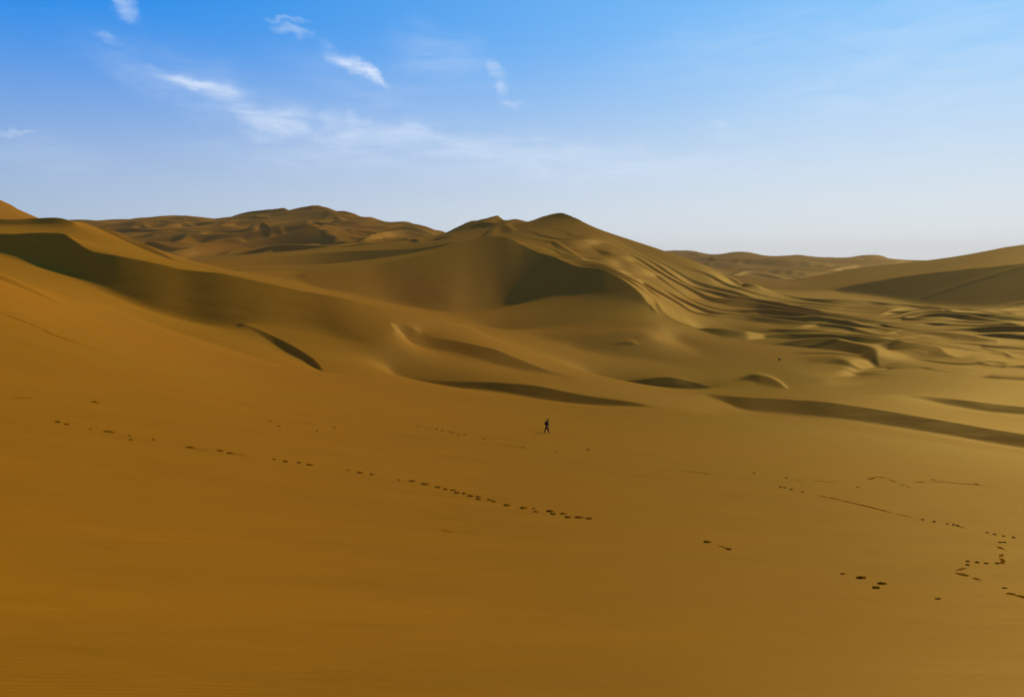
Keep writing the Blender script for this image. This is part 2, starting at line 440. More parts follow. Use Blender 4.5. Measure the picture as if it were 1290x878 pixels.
def solve():
    z = None
    for f, it in ((32, 600), (16, 500), (8, 400), (4, 260), (2, 120), (1, 50)):
        nu, nv = NU // f, NV // f
        val, m = raster(nu, nv)
        z = np.full((nv, nu), -30.0) if z is None else resize(z, nu, nv)
        du = (U1 - U0) / (nu - 1)
        vv = v_of(np.linspace(0, 1, nv))
        gap = np.diff(vv); up = np.append(gap, gap[-1])[:, None]; dn = np.insert(gap, 0, gap[0])[:, None]
        wu, wup, wdn = 1 / du ** 2, 2 / (up * (up + dn)), 2 / (dn * (up + dn))
        tot = 2 * wu + wup + wdn
        wu, wup, wdn = wu / tot, wup / tot, wdn / tot
        z[m] = val[m]
        for _ in range(it):
            p = np.pad(z, 1, mode='edge')
            z = wu * (p[1:-1, :-2] + p[1:-1, 2:]) + wdn * p[:-2, 1:-1] + wup * p[2:, 1:-1]
            z[m] = val[m]
    return z


def box1(a, r, ax):
    """running mean of half-width r along an axis"""
    if r < 1:
        return a
    pad = [(0, 0), (0, 0)]; pad[ax] = (r + 1, r)
    c = np.cumsum(np.pad(a, pad, mode='edge'), axis=ax)
    n = a.shape[ax]
    hi = np.take(c, np.arange(2 * r + 1, 2 * r + 1 + n), axis=ax)
    lo = np.take(c, np.arange(0, n), axis=ax)
    return (hi - lo) / (2 * r + 1)


def blur(a, ru, rv):
    for _ in range(3):
        a = box1(box1(a, ru, 1), rv, 0)
    return a


Z = solve()
_, CM = raster(NU, NV, ('c',))
near = np.clip(blur(CM.astype(float), 2, 3) * 8.0, 0, 1)      # 1 on crests
near2 = np.clip(blur(CM.astype(float), 5, 8) * 12.0, 0, 1)
FM = np.zeros_like(Z)                              # slip faces of the large dunes
for c, t in FACES:
    for i in np.nonzero((US >= max(c[0, 0], t[0, 0])) & (US <= min(c[-1, 0], t[-1, 0])))[0]:
        yt, yc = np.interp(US[i], t[:, 0], t[:, 1]), np.interp(US[i], c[:, 0], c[:, 1])
        FM[np.searchsorted(np.exp(VS), yt + 0.18 * (yc - yt)):np.searchsorted(np.exp(VS), yc) + 1, i] = 1
near2 = np.maximum(near2, np.clip(blur(FM, 2, 4) * 1.6, 0, 1))
Zs, Zm, Zl = Z, blur(Z, 1, 2), blur(Z, 4, 6)
Z = Zl * (1 - near2) + (Zm * (1 - near) + Zs * near) * near2
Yg, Ug = np.meshgrid(np.exp(VS), US, indexing='ij')
Xg = Ug * Yg
YR = np.exp(VS)
BASE = Z.copy()
ADD = np.zeros_like(Z)


def put_ridge(us, Yc, h, lee=0.6, wind=9.0):
    """a small dune laid on the base: brink at distance Yc(u) with height h(u), slip face on the near side, long back on the far side"""
    iu = np.nonzero((US > us[0]) & (US < us[-1]))[0]
    if len(iu) < 2:
        return
    yc = np.interp(US[iu], us, Yc); hh = np.interp(US[iu], us, h)
    xx = US[iu] * yc
    dydx = (np.gradient(yc) / np.maximum(0.3 * np.gradient(US[iu]).mean() * yc, np.gradient(xx))) if len(iu) > 3 else 0 * yc
    sY = lee / np.sqrt(1 + np.clip(dydx, -2, 2) ** 2)
    j0 = np.searchsorted(YR, max(6, (yc - 3.5 * hh / lee).min())); j1 = np.searchsorted(YR, (yc + wind * hh + 1).max())
    yy = YR[j0:j1, None]
    d = yc[None] - yy
    front = hh[None] - sY[None] * d
    w = 0.16 * hh[None] + 1e-6
    front = w * np.logaddexp(0, np.clip(front / w, -30, 30)) - w * 0.0
    t = np.clip(-d / (wind * hh[None] + 1e-6), 0, 1)
    back = hh[None] * (1 - t) ** 1.7
    f = np.where(d > 0, np.minimum(front, hh[None]), back)
    a = ADD[j0:j1, iu[0]:iu[-1] + 1]
    np.maximum(a, f, out=a)


def seen_ridge(pts, dp, lee=0.46, wind=10.0, ymin=200, ymax=2600, taper=0.42, amp=0.95):
    """the same, placed where the line of sight of the brink meets the sand; dp is the height of its slip face in photo pixels"""
    S = smooth(pts, 16)
    us = np.array([col_u(p[0], p[1]) for p in S])
    if us[-1] < us[0]:
        S, us = S[::-1], us[::-1]
    n = len(S)
    s = np.linspace(0, 1, n)
    k = np.clip(np.minimum(s, 1 - s) / taper, 0, 1)
    k = k * k * (3 - 2 * k)
    rows = np.nonzero((YR > ymin) & (YR < ymax))[0]
    Y = YR[rows]
    yc, hh = [], []
    for i in range(n):
        r = ratio(S[i][1])
        ic = int(np.clip((us[i] - U0) / (U1 - U0) * (NU - 1), 0, NU - 1))
        h = 0.9 * amp * Y * (dp / F) * lee / (lee - r)
        f = BASE[rows, ic] + h - r * Y
        c = np.nonzero((f[:-1] < 0) & (f[1:] >= 0))[0]
        q = int(c[0]) if len(c) else int(np.argmin(np.abs(f)))
        yc.append(Y[q]); hh.append(h[q] * k[i])
    yc, hh = np.array(yc), np.array(hh)
    kern = np.array([1, 2, 3, 4, 3, 2, 1.0]); kern /= kern.sum()
    for _ in range(2):
        yc = np.convolve(np.pad(yc, 3, mode='edge'), kern, 'valid')
    put_ridge(us, yc, hh, lee, wind)


for crest, dp in [
    # the larger of the small dunes on the plain
    ([(872, 404), (895, 410), (930, 416.5), (955, 417), (985, 415)], 12),
    ([(985, 397), (1003, 397), (1030, 401), (1060, 403), (1120, 408)], 8), ([(970, 414), (1015, 418), (1060, 421), (1120, 425), (1150, 431)], 7),
    ([(1140, 381), (1180, 387), (1200, 391), (1245, 391.5), (1290, 392), (1450, 395)], 8),
    ([(1110, 413), (1160, 415), (1210, 420), (1250, 427), (1290, 430), (1500, 436)], 8), ([(1195, 432), (1235, 437), (1265, 444), (1300, 452), (1500, 470)], 6),
    ([(1235, 458), (1265, 459), (1290, 460), (1500, 466)], 6), ([(1225, 470), (1290, 474), (1500, 480)], 7),
    ([(920, 474), (940, 471), (960, 472), (985, 480), (996, 485)], 11), ([(765, 433), (790, 430), (810, 433)], 3), ([(1040, 430), (1070, 433), (1100, 432)], 4),
]:
    seen_ridge(crest, dp)
for crest, dp in [
    # on the back of the central dune
    ([(600, 296), (620, 285.5), (640, 281.5), (655, 284)], 7), ([(678, 306), (695, 302), (712, 311), (735, 325), (765, 334)], 5),
    ([(680, 301), (715, 303), (740, 300), (770, 297)], 6), ([(720, 312), (750, 322), (780, 327), (815, 338), (845, 341)], 8), ([(745, 306), (765, 316), (790, 323), (812, 326)], 6),
    ([(735, 327), (760, 333), (785, 340), (812, 347)], 6), ([(775, 341), (800, 349), (825, 356)], 5), ([(780, 349), (800, 357), (822, 364)], 5),
]:
    seen_ridge(crest, dp, ymin=480, ymax=760, lee=0.30)
for crest, dp in [
    # far range on the left
    ([(205, 300), (220, 299), (245, 291), (262, 287), (295, 285)], 11), ([(285, 287), (310, 280), (332, 277.5), (345, 280), (370, 280)], 15),
    ([(362, 281), (380, 277), (400, 276), (440, 283), (458, 290)], 10), ([(436, 303), (455, 297), (475, 290), (500, 288), (535, 289)], 11),
    ([(130, 286), (165, 281), (185, 280), (210, 283)], 8), ([(150, 301), (190, 294), (215, 290), (240, 289)], 9), ([(165, 313), (205, 306), (230, 303)], 8),
    ([(225, 318), (265, 311), (275, 313)], 7), ([(285, 309), (330, 303), (355, 305)], 7), ([(470, 302), (510, 299), (545, 301)], 6),
    ([(180, 287), (210, 280), (235, 277), (262, 281)], 8), ([(260, 283), (285, 279), (305, 276)], 6), ([(305, 272), (330, 270), (352, 272)], 5), ([(395, 272), (420, 270), (450, 275)], 8),
    ([(415, 290), (432, 285), (455, 295)], 7), ([(230, 305), (262, 300), (300, 297), (318, 298)], 8), ([(320, 293), (350, 287), (378, 283)], 5), ([(200, 320), (230, 312), (262, 306)], 6),
    ([(540, 300), (560, 296), (585, 291)], 5), ([(590, 282), (612, 279), (640, 279)], 5),
]:
    seen_ridge(crest, dp, ymin=640, ymax=1500, lee=0.38, wind=9, amp=0.8)
for crest, dp in [
    # far range on the right
    ([(840, 318), (870, 316), (900, 322)], 4), ([(855, 323), (890, 324), (905, 328), (930, 330), (965, 334)], 5), ([(895, 334), (920, 330), (940, 326), (975, 327), (1000, 325), (1040, 331)], 6),
    ([(905, 345), (920, 343), (945, 338), (970, 340), (990, 346)], 7), ([(990, 346), (1040, 338), (1075, 331), (1110, 329)], 5), ([(1000, 330), (1020, 326), (1045, 328)], 4),
    ([(1050, 328), (1075, 324), (1100, 324), (1130, 329)], 5), ([(910, 339), (930, 335), (955, 333)], 4), ([(960, 338), (1000, 334), (1030, 337)], 4), ([(880, 333), (900, 329), (915, 331)], 4),
]:
    seen_ridge(crest, dp, ymin=900, ymax=2600, lee=0.5, wind=12)

def sines(L, n, seed):
    """smooth wandering field over the ground with features about L metres across"""
    r = np.random.RandomState(seed)
    f = np.zeros_like(Z)
    for _ in range(n):
        a = r.uniform(0, math.pi); k = 2 * math.pi / (L * r.uniform(0.6, 1.6))
        f += np.sin(Xg * (k * math.cos(a)) + Yg * (k * math.sin(a)) + r.uniform(0, 6.28))
    return f / math.sqrt(n / 2)


def step(x, a, b):
    t = np.clip((x - a) / (b - a), 0, 1)
    return t * t * (3 - 2 * t)


def train(wave, height, tilt, lee, warp, seed, mask):
    """a train of transverse dunes: short slip face on the near side, long back behind it"""
    ph = (Yg + tilt * Xg + warp * wave * sines(wave * 6, 6, seed) + 0.11 * wave * sines(wave * 1.8, 5, seed + 1)) / wave
    amp = height * np.clip(0.62 + 0.45 * sines(wave * 2.4, 6, seed + 2), 0.0, 1.4) * mask
    fr = ph - np.floor(ph)
    w = np.clip(amp / lee / wave, 0.02, 0.45)
    up = fr / w
    dn = (1 - fr) / (1 - w)
    prof = np.where(fr < w, up, dn ** 1.25)
    return amp * prof


US2 = Ug
m_field = step(US2, 0.20 + np.clip((500 - Yg) / 900, 0, 0.3), 0.27 + np.clip((500 - Yg) / 900, 0, 0.3)) * step(Yg, 285, 340) * (1 - step(Yg, 600, 660)) * (1 - step(BASE, -36, -28))
m_back = step(US2, 0.07, 0.16) * (1 - step(US2, 0.30, 0.36)) * step(Yg, 480, 520) * (1 - step(Yg, 600, 640)) 
# the steps that run down from the flank of the central dune into the plain: their crests swing from oblique to level
TX = 0.80 * (Xg - 100) - np.where(Xg > 100, 0.00075 * (Xg - 100) ** 2, 0)
TX = np.where(Xg > 500, 200 + 0.20 * (Xg - 500), TX)
lo = np.interp(US2, [0.2, 0.33, 0.5], [402, 380, 312])
m_step = step(US2 - np.interp(Yg, [405, 412, 461, 503, 545], [0.22, 0.205, 0.134, 0.056, 0.0]), 0.004, 0.03) * step(Yg - lo, 0, 45) * (1 - step(Yg, 600, 650))
m_step = m_step * (1 - step(BASE, -10, 6) * 0.7) * (1 - step(US2, 0.36, 0.5) * step(BASE, -35, -27))


def steps(wave, height, lee, sway, seed):
    ph = (Yg + TX + sway * wave * sines(150, 6, seed) + 0.13 * wave * sines(55, 6, seed + 1)) / wave
    amp = height * np.clip(0.80 + 0.55 * sines(85, 7, seed + 2), 0.05, 1.6) * m_step
    fr = ph - np.floor(ph)
    w = np.clip(amp / lee / wave, 0.02, 0.5)
    return amp * np.where(fr < w, fr / w, ((1 - fr) / (1 - w)) ** 1.15)


m_left = (1 - step(US2, -0.14, -0.08)) * step(Yg, 660, 760) * (1 - step(Yg, 1250, 1350))
m_mid = step(US2, -0.30, -0.22) * (1 - step(US2, 0.0, 0.03)) * step(Yg, 640, 700) * (1 - step(Yg, 1250, 1350))
m_right = step(US2, 0.12, 0.18) * step(Yg, 1120, 1300) * (1 - step(Yg, 1850, 2100))
m_far = step(Yg, 2800, 3300)
for tr in (train(27, 1.9, 0.35, 0.46, 0.16, 21, m_field * step(US2, 0.30, 0.42)), train(19, 0.7, 0.35, 0.42, 0.2, 26, m_field),
           steps(31, 2.9, 0.44, 0.40, 31),
           train(74, 10.0, -0.40, 0.45, 0.24, 43, m_left), train(46, 7.0, -0.5, 0.45, 0.24, 46, m_left), train(60, 3.5, -0.3, 0.4, 0.8, 51, m_mid),
           train(170, 17.0, 0.25, 0.46, 0.5, 61, m_right), train(90, 7.0, 0.2, 0.46, 0.5, 66, m_right), train(420, 22.0, 0.2, 0.4, 0.9, 71, m_far)):
    ADD = np.maximum(ADD, tr) + 0.35 * np.minimum(ADD, tr)
ADD *= 1 - np.clip(blur(FM, 1, 2) * 1.3, 0, 1)
ADD -= np.where(Yg > 640, 0.75 * blur(ADD, 12, 12), 0)
for _ in range(1):
    ADD = box1(box1(ADD, 1, 1), 1, 0)
Z = BASE + ADD


def repose(limit=0.72, it=24):
    """sand steeper than it can lie slides down"""
    global Z
    YY = YR[:, None]
    dyv = np.diff(YR)[:, None]
    for _ in range(it):
        dx = (US[1] - US[0]) * YY
        d = np.diff(Z, axis=1)
        e = np.sign(d) * np.maximum(0, np.abs(d) - limit * dx) * 0.25
        Z[:, :-1] += e; Z[:, 1:] -= e
        d = np.diff(Z, axis=0)
        e = np.sign(d) * np.maximum(0, np.abs(d) - limit * dyv * 1.1) * 0.25
        Z[:-1] += e; Z[1:] -= e


repose()


def waves(nx, ny, seed):
    g = np.random.RandomState(seed).uniform(-1, 1, (ny, nx))
    return blur(resize(g, NU, NV), NU // nx // 2, NV // ny // 2)


# shallow swells on the near slope
kn = np.clip((150 - Yg) / 60, 0, 1)
Z += kn * Yg * (0.0035 * waves(7, 26, 3) + 0.0015 * waves(15, 60, 5))


def hz(x, y):
    """height of the sand at x, y"""
    gu = (x / y - U0) / (U1 - U0) * (NU - 1)
    gv = float(t_of(math.log(y))) * (NV - 1)
    iu, iv = int(gu), int(gv)
    fu, fv = gu - iu, gv - iv
    return float((Z[iv, iu] * (1 - fu) + Z[iv, iu + 1] * fu) * (1 - fv) + (Z[iv + 1, iu] * (1 - fu) + Z[iv + 1, iu + 1] * fu) * fv)


# ------------------------------------------------------------------ materials
def mat_sand(name, base, gloss=0.045):
    m = bpy.data.materials.new(name)
    m.use_nodes = True
    t = m.node_tree; L = t.links.new
    t.nodes.clear()
    out = node(t, 'ShaderNodeOutputMaterial')
    dif = node(t, 'ShaderNodeBsdfDiffuse')
    dif.inputs['Roughness'].default_value = 0.6
    glo = node(t, 'ShaderNodeBsdfAnisotropic')
    glo.inputs['Color'].default_value = (1.0, 0.72, 0.22, 1)
    glo.inputs['Roughness'].default_value = 0.62
    mix = node(t, 'ShaderNodeMixShader')
    mix.inputs[0].default_value = gloss
    L(dif.outputs[0], mix.inputs[1]); L(glo.outputs[0], mix.inputs[2]); L(mix.outputs[0], out.inputs['Surface'])
    # patches of slightly redder and yellower sand, and fine grain
    tc = node(t, 'ShaderNodeTexCoord')
    n1 = node(t, 'ShaderNodeTexNoise'); n1.inputs['Scale'].default_value = 0.013; n1.inputs['Detail'].default_value = 3
    n2 = node(t, 'ShaderNodeTexNoise'); n2.inputs['Scale'].default_value = 0.35; n2.inputs['Detail'].default_value = 6
    mp = node(t, 'ShaderNodeMapping'); mp.inputs['Scale'].default_value = (0.35, 1.0, 1.0); mp.inputs['Rotation'].default_value = (0, 0, 0.3)
    L(tc.outputs['Object'], mp.inputs[0])
    L(mp.outputs[0], n1.inputs['Vector']); L(mp.outputs[0], n2.inputs['Vector'])
    mx = node(t, 'ShaderNodeMix', data_type='RGBA')
    mx.inputs['A'].default_value = (base[0] * 1.02, base[1] * 0.94, base[2] * 0.8, 1)
    mx.inputs['B'].default_value = (base[0] * 0.98, base[1] * 1.06, base[2] * 1.2, 1)
    r1 = node(t, 'ShaderNodeMapRange'); r1.inputs['From Min'].default_value = 0.35; r1.inputs['From Max'].default_value = 0.65
    L(n1.outputs[0], r1.inputs[0]); L(r1.outputs[0], mx.inputs['Factor'])
    r2 = node(t, 'ShaderNodeMapRange'); r2.inputs['From Min'].default_value = 0.3; r2.inputs['From Max'].default_value = 0.7
    r2.inputs['To Min'].default_value = 0.95; r2.inputs['To Max'].default_value = 1.05
    L(n2.outputs[0], r2.inputs[0])
    vm = node(t, 'ShaderNodeVectorMath', operation='SCALE')
    L(mx.outputs['Result'], vm.inputs[0]); L(r2.outputs[0], vm.inputs['Scale'])
    L(vm.outputs[0], dif.inputs['Color'])
    # wind ripples a hand's width apart, and shallow lumps
    wv = node(t, 'ShaderNodeTexWave', wave_type='BANDS', bands_direction='Y', wave_profile='SIN')
    wv.inputs['Scale'].default_value = 1.9; wv.inputs['Distortion'].default_value = 5.0
    wv.inputs['Detail'].default_value = 3; wv.inputs['Detail Scale'].default_value = 0.7
    L(mp.outputs[0], wv.inputs['Vector'])
    n3 = node(t, 'ShaderNodeTexNoise'); n3.inputs['Scale'].default_value = 0.22; n3.inputs['Detail'].default_value = 5
    L(mp.outputs[0], n3.inputs['Vector'])
    b1 = node(t, 'ShaderNodeBump'); b1.inputs['Strength'].default_value = 1.0; b1.inputs['Distance'].default_value = 0.0022
    L(wv.outputs['Fac'], b1.inputs['Height'])
    b2 = node(t, 'ShaderNodeBump'); b2.inputs['Strength'].default_value = 1.0; b2.inputs['Distance'].default_value = 0.22
    L(n3.outputs[0], b2.inputs['Height']); L(b1.outputs[0], b2.inputs['Normal'])
    L(b2.outputs[0], dif.inputs['Normal']); L(b2.outputs[0], glo.inputs['Normal'])
    return m


SAND = mat_sand('sand', (0.358, 0.123, 0.0))


def mesh_obj(name, verts, faces, mat, kind=None):
    me = bpy.data.meshes.new(name)
    nv, nf = len(verts), len(faces)
    me.vertices.add(nv)
    me.vertices.foreach_set('co', np.asarray(verts, np.float32).ravel())
    me.loops.add(nf * 4)
    me.loops.foreach_set('vertex_index', np.asarray(faces, np.int32).ravel())
    me.polygons.add(nf)
    me.polygons.foreach_set('loop_start', np.arange(0, nf * 4, 4, dtype=np.int32))
    me.polygons.foreach_set('use_smooth', np.ones(nf, bool))
    me.update(calc_edges=True)
    me.materials.append(mat)
    o = bpy.data.objects.new(name, me)
    COL.objects.link(o)
    if kind:
        o['kind'] = kind
    return o


def build_terrain():
    idx = np.arange(NU * NV).reshape(NV, NU)
    P = np.stack([Xg, Yg, Z], -1)
    du = np.gradient(P, axis=1); dv = np.gradient(P, axis=0)
    N = np.cross(du, dv); N /= np.linalg.norm(N, axis=-1, keepdims=True)
    P = P.reshape(-1, 3); N = N.reshape(-1, 3)
    uc, yc = Ug[:-1, :-1], Yg[:-1, :-1]
    brow = np.interp(uc, [-0.9, 0, 0.7, 0.9], [150, 152, 168, 172])
    reg = np.full(uc.shape, 1)                                    # the low plain with its field of small dunes
    reg[(yc > 1150)] = 2                                          # dunes at the horizon
    reg[(yc > 660) & (uc < -0.1)] = 3
    reg[(yc > 420) & (yc <= 900) & (uc > -0.30) & (uc < 0.30) & (BASE[:-1, :-1] > -37)] = 4
    reg[(yc > 640) & (yc <= 1150) & (uc > 0.34)] = 5
    reg[(yc > brow) & (yc < 340) & (uc < -0.02)] = 6
    reg[(yc > 340) & (yc < 660) & (uc <= -0.30)] = 7
    reg[yc <= brow] = 0
    names = ['sand_ground', 'sand_plain', 'distant_dunes', 'distant_dunes', 'sand_dune', 'sand_dune', 'sand_dune', 'sand_dune']
    q = np.stack([idx[:-1, :-1], idx[:-1, 1:], idx[1:, 1:], idx[1:, :-1]], -1)
    for k, nm in enumerate(names):
        qq = q[reg == k]
        used, inv = np.unique(qq, return_inverse=True)
        o = mesh_obj(nm, P[used], inv.reshape(-1, 4), SAND, 'structure')
        o.data.normals_split_custom_set_from_vertices(N[used].astype(np.float32))
    # the sand goes on to both sides of the modelled sector and behind the camera
    G = np.array([0.0, 2.0, 6.0, 15.0, 40.0, 100.0, 300.0])
    for sd, c in ((-1, 0), (1, NU - 1)):
        ex, ey, ez = Xg[:, c], Yg[:, c], Z[:, c]
        S = np.stack([np.stack([ex + sd * g * (1 + ey / 300.0), ey, ez + 0 * ey], -1) for g in G], 1)
        n = len(G)
        ii = np.arange(NV * n).reshape(NV, n)
        q2 = np.stack([ii[:-1, :-1], ii[:-1, 1:], ii[1:, 1:], ii[1:, :-1]], -1).reshape(-1, 4)
        if sd < 0:
            q2 = q2[:, ::-1]
        mesh_obj('sand_ground', S.reshape(-1, 3), q2, SAND, 'structure')
    k = np.unique(np.append(np.arange(0, NU, 16), NU - 1))
    bx = np.concatenate([Xg[0, 0] - G[:0:-1] * (1 + 5 / 300.0), Xg[0, k], Xg[0, -1] + G[1:] * (1 + 5 / 300.0)])
    bz = np.concatenate([np.full(len(G) - 1, Z[0, 0]), Z[0, k], np.full(len(G) - 1, Z[0, -1])])
    ys = [5.0, 4.0, 2.0, 0.0, -3.0, -8.0, -16.0, -40.0, -100.0, -180.0]
    B = np.array([[(x, y, z + 0.02 * (5 - y)) for x, z in zip(bx, bz)] for y in ys])
    ii = np.arange(B.shape[0] * B.shape[1]).reshape(B.shape[:2])
    q3 = np.stack([ii[1:, :-1], ii[1:, 1:], ii[:-1, 1:], ii[:-1, :-1]], -1).reshape(-1, 4)
    mesh_obj('sand_ground', B.reshape(-1, 3), q3, SAND, 'structure')


build_terrain()


# ------------------------------------------------------------------ helpers for things
def hit(px, py):
    """where the line of sight through a photo pixel meets the sand"""
    u, r = col_u(px, py), ratio(py)
    ic = int(round((u - U0) / (U1 - U0) * (NU - 1)))
    f = Z[:, ic] - r * YR
    j = int(np.nonzero(f >= 0)[0][0])
    y0, y1 = YR[max(j - 1, 0)], YR[j]
    f0, f1 = f[max(j - 1, 0)], f[j]
    y = y0 + (y1 - y0) * (0 - f0) / (f1 - f0) if f1 != f0 else y1
    return Vector((u * y, y, hz(u * y, y)))


def normal(x, y, e=0.4):
    return Vector((hz(x - e, y) - hz(x + e, y), hz(x, y - e) - hz(x, y + e), 2 * e)).normalized()


def tag(o, label=None, cat=None, group=None, kind=None):
    for k, v in (('label', label), ('category', cat), ('group', group), ('kind', kind)):
        if v:
            o[k] = v
    return o


def thing(name, label, cat, loc, rz=0.0, group=None):
    o = bpy.data.objects.new(name, None)
    o.empty_display_size = 0.2
    COL.objects.link(o)
    o.location = loc
    o.rotation_euler = (0, 0, rz)
    return tag(o, label, cat, group)


def link(name, me, parent=None):
    o = bpy.data.objects.new(name, me)
    COL.objects.link(o)
    o.parent = parent
    return o


def plain(name, col, rough=0.85):
    m = bpy.data.materials.new(name)
    m.use_nodes = True
    t = m.node_tree
    b = t.nodes['Principled BSDF']
    n = node(t, 'ShaderNodeTexNoise'); n.inputs['Scale'].default_value = 14; n.inputs['Detail'].default_value = 4
    r = node(t, 'ShaderNodeMix', data_type='RGBA')
    r.inputs['A'].default_value = (col[0] * .75, col[1] * .75, col[2] * .75, 1)
    r.inputs['B'].default_value = (col[0] * 1.2, col[1] * 1.2, col[2] * 1.2, 1)
    t.links.new(n.outputs[0], r.inputs['Factor'])
    t.links.new(r.outputs['Result'], b.inputs['Base Color'])
    b.inputs['Roughness'].default_value = rough
    b.inputs['Specular IOR Level'].default_value = 0.15
    return m


# ------------------------------------------------------------------ footprints
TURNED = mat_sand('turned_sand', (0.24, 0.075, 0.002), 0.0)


def print_mesh(seed):
    """a foot's hole in loose sand: a thrown-up rim round a trodden floor, with a spill behind the heel"""
    r = random.Random(seed)
    ns = 22
    rings = [(1.45, -0.30), (1.18, 0.10), (1.0, 0.85), (0.84, 1.0), (0.66, 0.55), (0.42, 0.12), (0.15, 0.10)]
    ph = [r.uniform(0, 6.28) for _ in range(4)]
    vs, fs = [], []
    for k, (rad, h) in enumerate(rings):
        for i in range(ns):
            a = 2 * math.pi * i / ns
            w = 1 + 0.10 * math.sin(2 * a + ph[0]) + 0.07 * math.sin(3 * a + ph[1]) + 0.05 * math.sin(7 * a + ph[2]) + 0.03 * math.sin(11 * a + ph[3])
            hh = h * (0.85 + 0.35 * math.sin(a + ph[1]) ** 2 + 0.22 * math.sin(5 * a + ph[0])) if h > 0.2 else h
            x = math.cos(a) * rad * w * (1.0 + 0.25 * math.cos(a)) * 0.5
            y = math.sin(a) * rad * w * 0.30
            vs.append((x, y, hh))
    for k in range(len(rings) - 1):
        for i in range(ns):
            j = (i + 1) % ns
            fs.append((k * ns + i, k * ns + j, (k + 1) * ns + j, (k + 1) * ns + i))
    fs.append(tuple((len(rings) - 1) * ns + i for i in range(ns)))
    me = bpy.data.meshes.new('footprint')
    me.from_pydata(vs, [], fs)
    for p in me.polygons:
        p.use_smooth = True
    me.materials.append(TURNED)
    return me


PRINTS = [print_mesh(k) for k in range(7)]
prng = random.Random(3)


def trail(label, prints, marks=(), group=None):
    """prints: (px, py, width in photo pixels, strength); marks: polylines of (px, py) with a strength, for scuffs and drag lines"""
    allp = [(p[0], p[1]) for p in prints] + [q for m in marks for q in m[0]]
    base = hit(*allp[0])
    t = thing('footprint_trail', label, 'footprints', base, 0, group)
    for (px, py, w, st) in prints:
        p = hit(px, py)
        size = max(0.17, min(1.1, w / F * p.y * 0.80))
        q = hit(px + 8, py + 2.2)
        ang = prng.uniform(-0.3, 0.3) * 0.6
        o = link('footprint', PRINTS[prng.randrange(7)], t)
        n = normal(p.x, p.y)
        o.rotation_mode = 'QUATERNION'
        o.rotation_quaternion = Vector((0, 0, 1)).rotation_difference(n) @ Matrix.Rotation(ang, 3, 'Z').to_quaternion()
        o.scale = (size, size * prng.uniform(0.9, 1.2), (0.036 + 0.046 * st) * (p.y / 60.0) ** 0.35)
        o.location = p - base
    for pts, st in marks:
        W = []
        for a, b in zip(pts[:-1], pts[1:]):
            n = max(2, int(abs(b[0] - a[0]) / 3) + 1)
            for i in range(n):
                f = i / n
                W.append(hit(a[0] + (b[0] - a[0]) * f, a[1] + (b[1] - a[1]) * f))
        W.append(hit(*pts[-1]))
        vs, fs = [], []
        for i, p in enumerate(W):
            d = (W[min(i + 1, len(W) - 1)] - W[max(i - 1, 0)]); d.z = 0; d.normalize()
            s = Vector((-d.y, d.x, 0))
            e = 0.25 if i in (0, len(W) - 1) else 1.0
            k = (0.75 + 0.5 * prng.random()) * e
            if prng.random() < 0.3 - 0.3 * st:
                k = -0.6                        # blown over here
            hgt = (0.012 + 0.05 * st) * k * (p.y / 60.0) ** 0.5
            wd = (0.10 + 0.10 * st) * (p.y / 60.0) ** 0.5
            for off, h in ((-1.6, -0.04), (-0.8, hgt), (0.0, hgt * 0.2), (0.8, hgt * 0.8), (1.6, -0.04)):
                v = p + s * off * wd
                v.z = hz(v.x, v.y) + h
                vs.append(v - base)
        for i in range(len(W) - 1):
            for c in range(4):
                fs.append((i * 5 + c, i * 5 + c + 1, (i + 1) * 5 + c + 1, (i + 1) * 5 + c))
        me = bpy.data.meshes.new('drag_mark')
        me.from_pydata(vs, [], fs)
        for p in me.polygons:
            p.use_smooth = True
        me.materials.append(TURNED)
        link('drag_mark', me, t)
    return t


trail('long dotted line of deep footprints from left edge to bottom centre',
      [(72, 531.7, 7, .8), (83.5, 534.7, 6, .7), (113.7, 540.7, 4, .2), (135.7, 544, 14, .6), (163, 549.5, 4, .3), (164.5, 554, 5, .4), (193, 554, 6, .4),
       (239, 564, 12, .6), (277, 568, 9, .9), (289, 571, 9, .9), (345, 578.7, 5, .5), (359, 581.7, 7, 1), (376, 583, 6, .7), (389.5, 585.7, 9, .8),
       (438.7, 592.3, 4, .2), (453, 595.7, 9, .9), (468, 597.7, 7, .6), (501.7, 604.7, 4, .3), (518, 606.3, 8, .8), (534.7, 610, 12, 1), (551, 614, 8, 1), (560.7, 616.7, 6, .9),
       (570, 617.7, 7, .7), (575, 621, 8, 1), (584, 622, 6, .8), (592, 625, 9, 1), (602, 626, 8, .6), (602, 629, 8, .8), (616, 629.7, 8, .7), (621.7, 632, 8, .7), (638, 636.7, 10, 1),
       (658.7, 640.3, 11, 1), (672, 640.7, 7, .2), (674, 644.7, 7, .3), (691.7, 644.3, 10, 1.1), (696, 647.7, 8, .9), (709, 647.3, 10, .6), (714.7, 651.7, 10, 1), (727.7, 652, 11, .8), (741, 653.3, 10, .7)],
      [([(246, 565), (263, 567)], .1), ([(291, 571.5), (309, 573.4)], .3)])
trail('few wide-spaced deep footprints at lower right ending in a group of three',
      [(890, 683, 11, .9), (917.7, 692, 8, .9), (1061, 723, 4, .2), (1083.6, 728.3, 13, 1.1), (1109.6, 735.5, 11, .9), (1103, 740.8, 11, 1.1), (1181, 754.4, 6, .2)],
      [([(906, 687), (917, 691)], .3)])
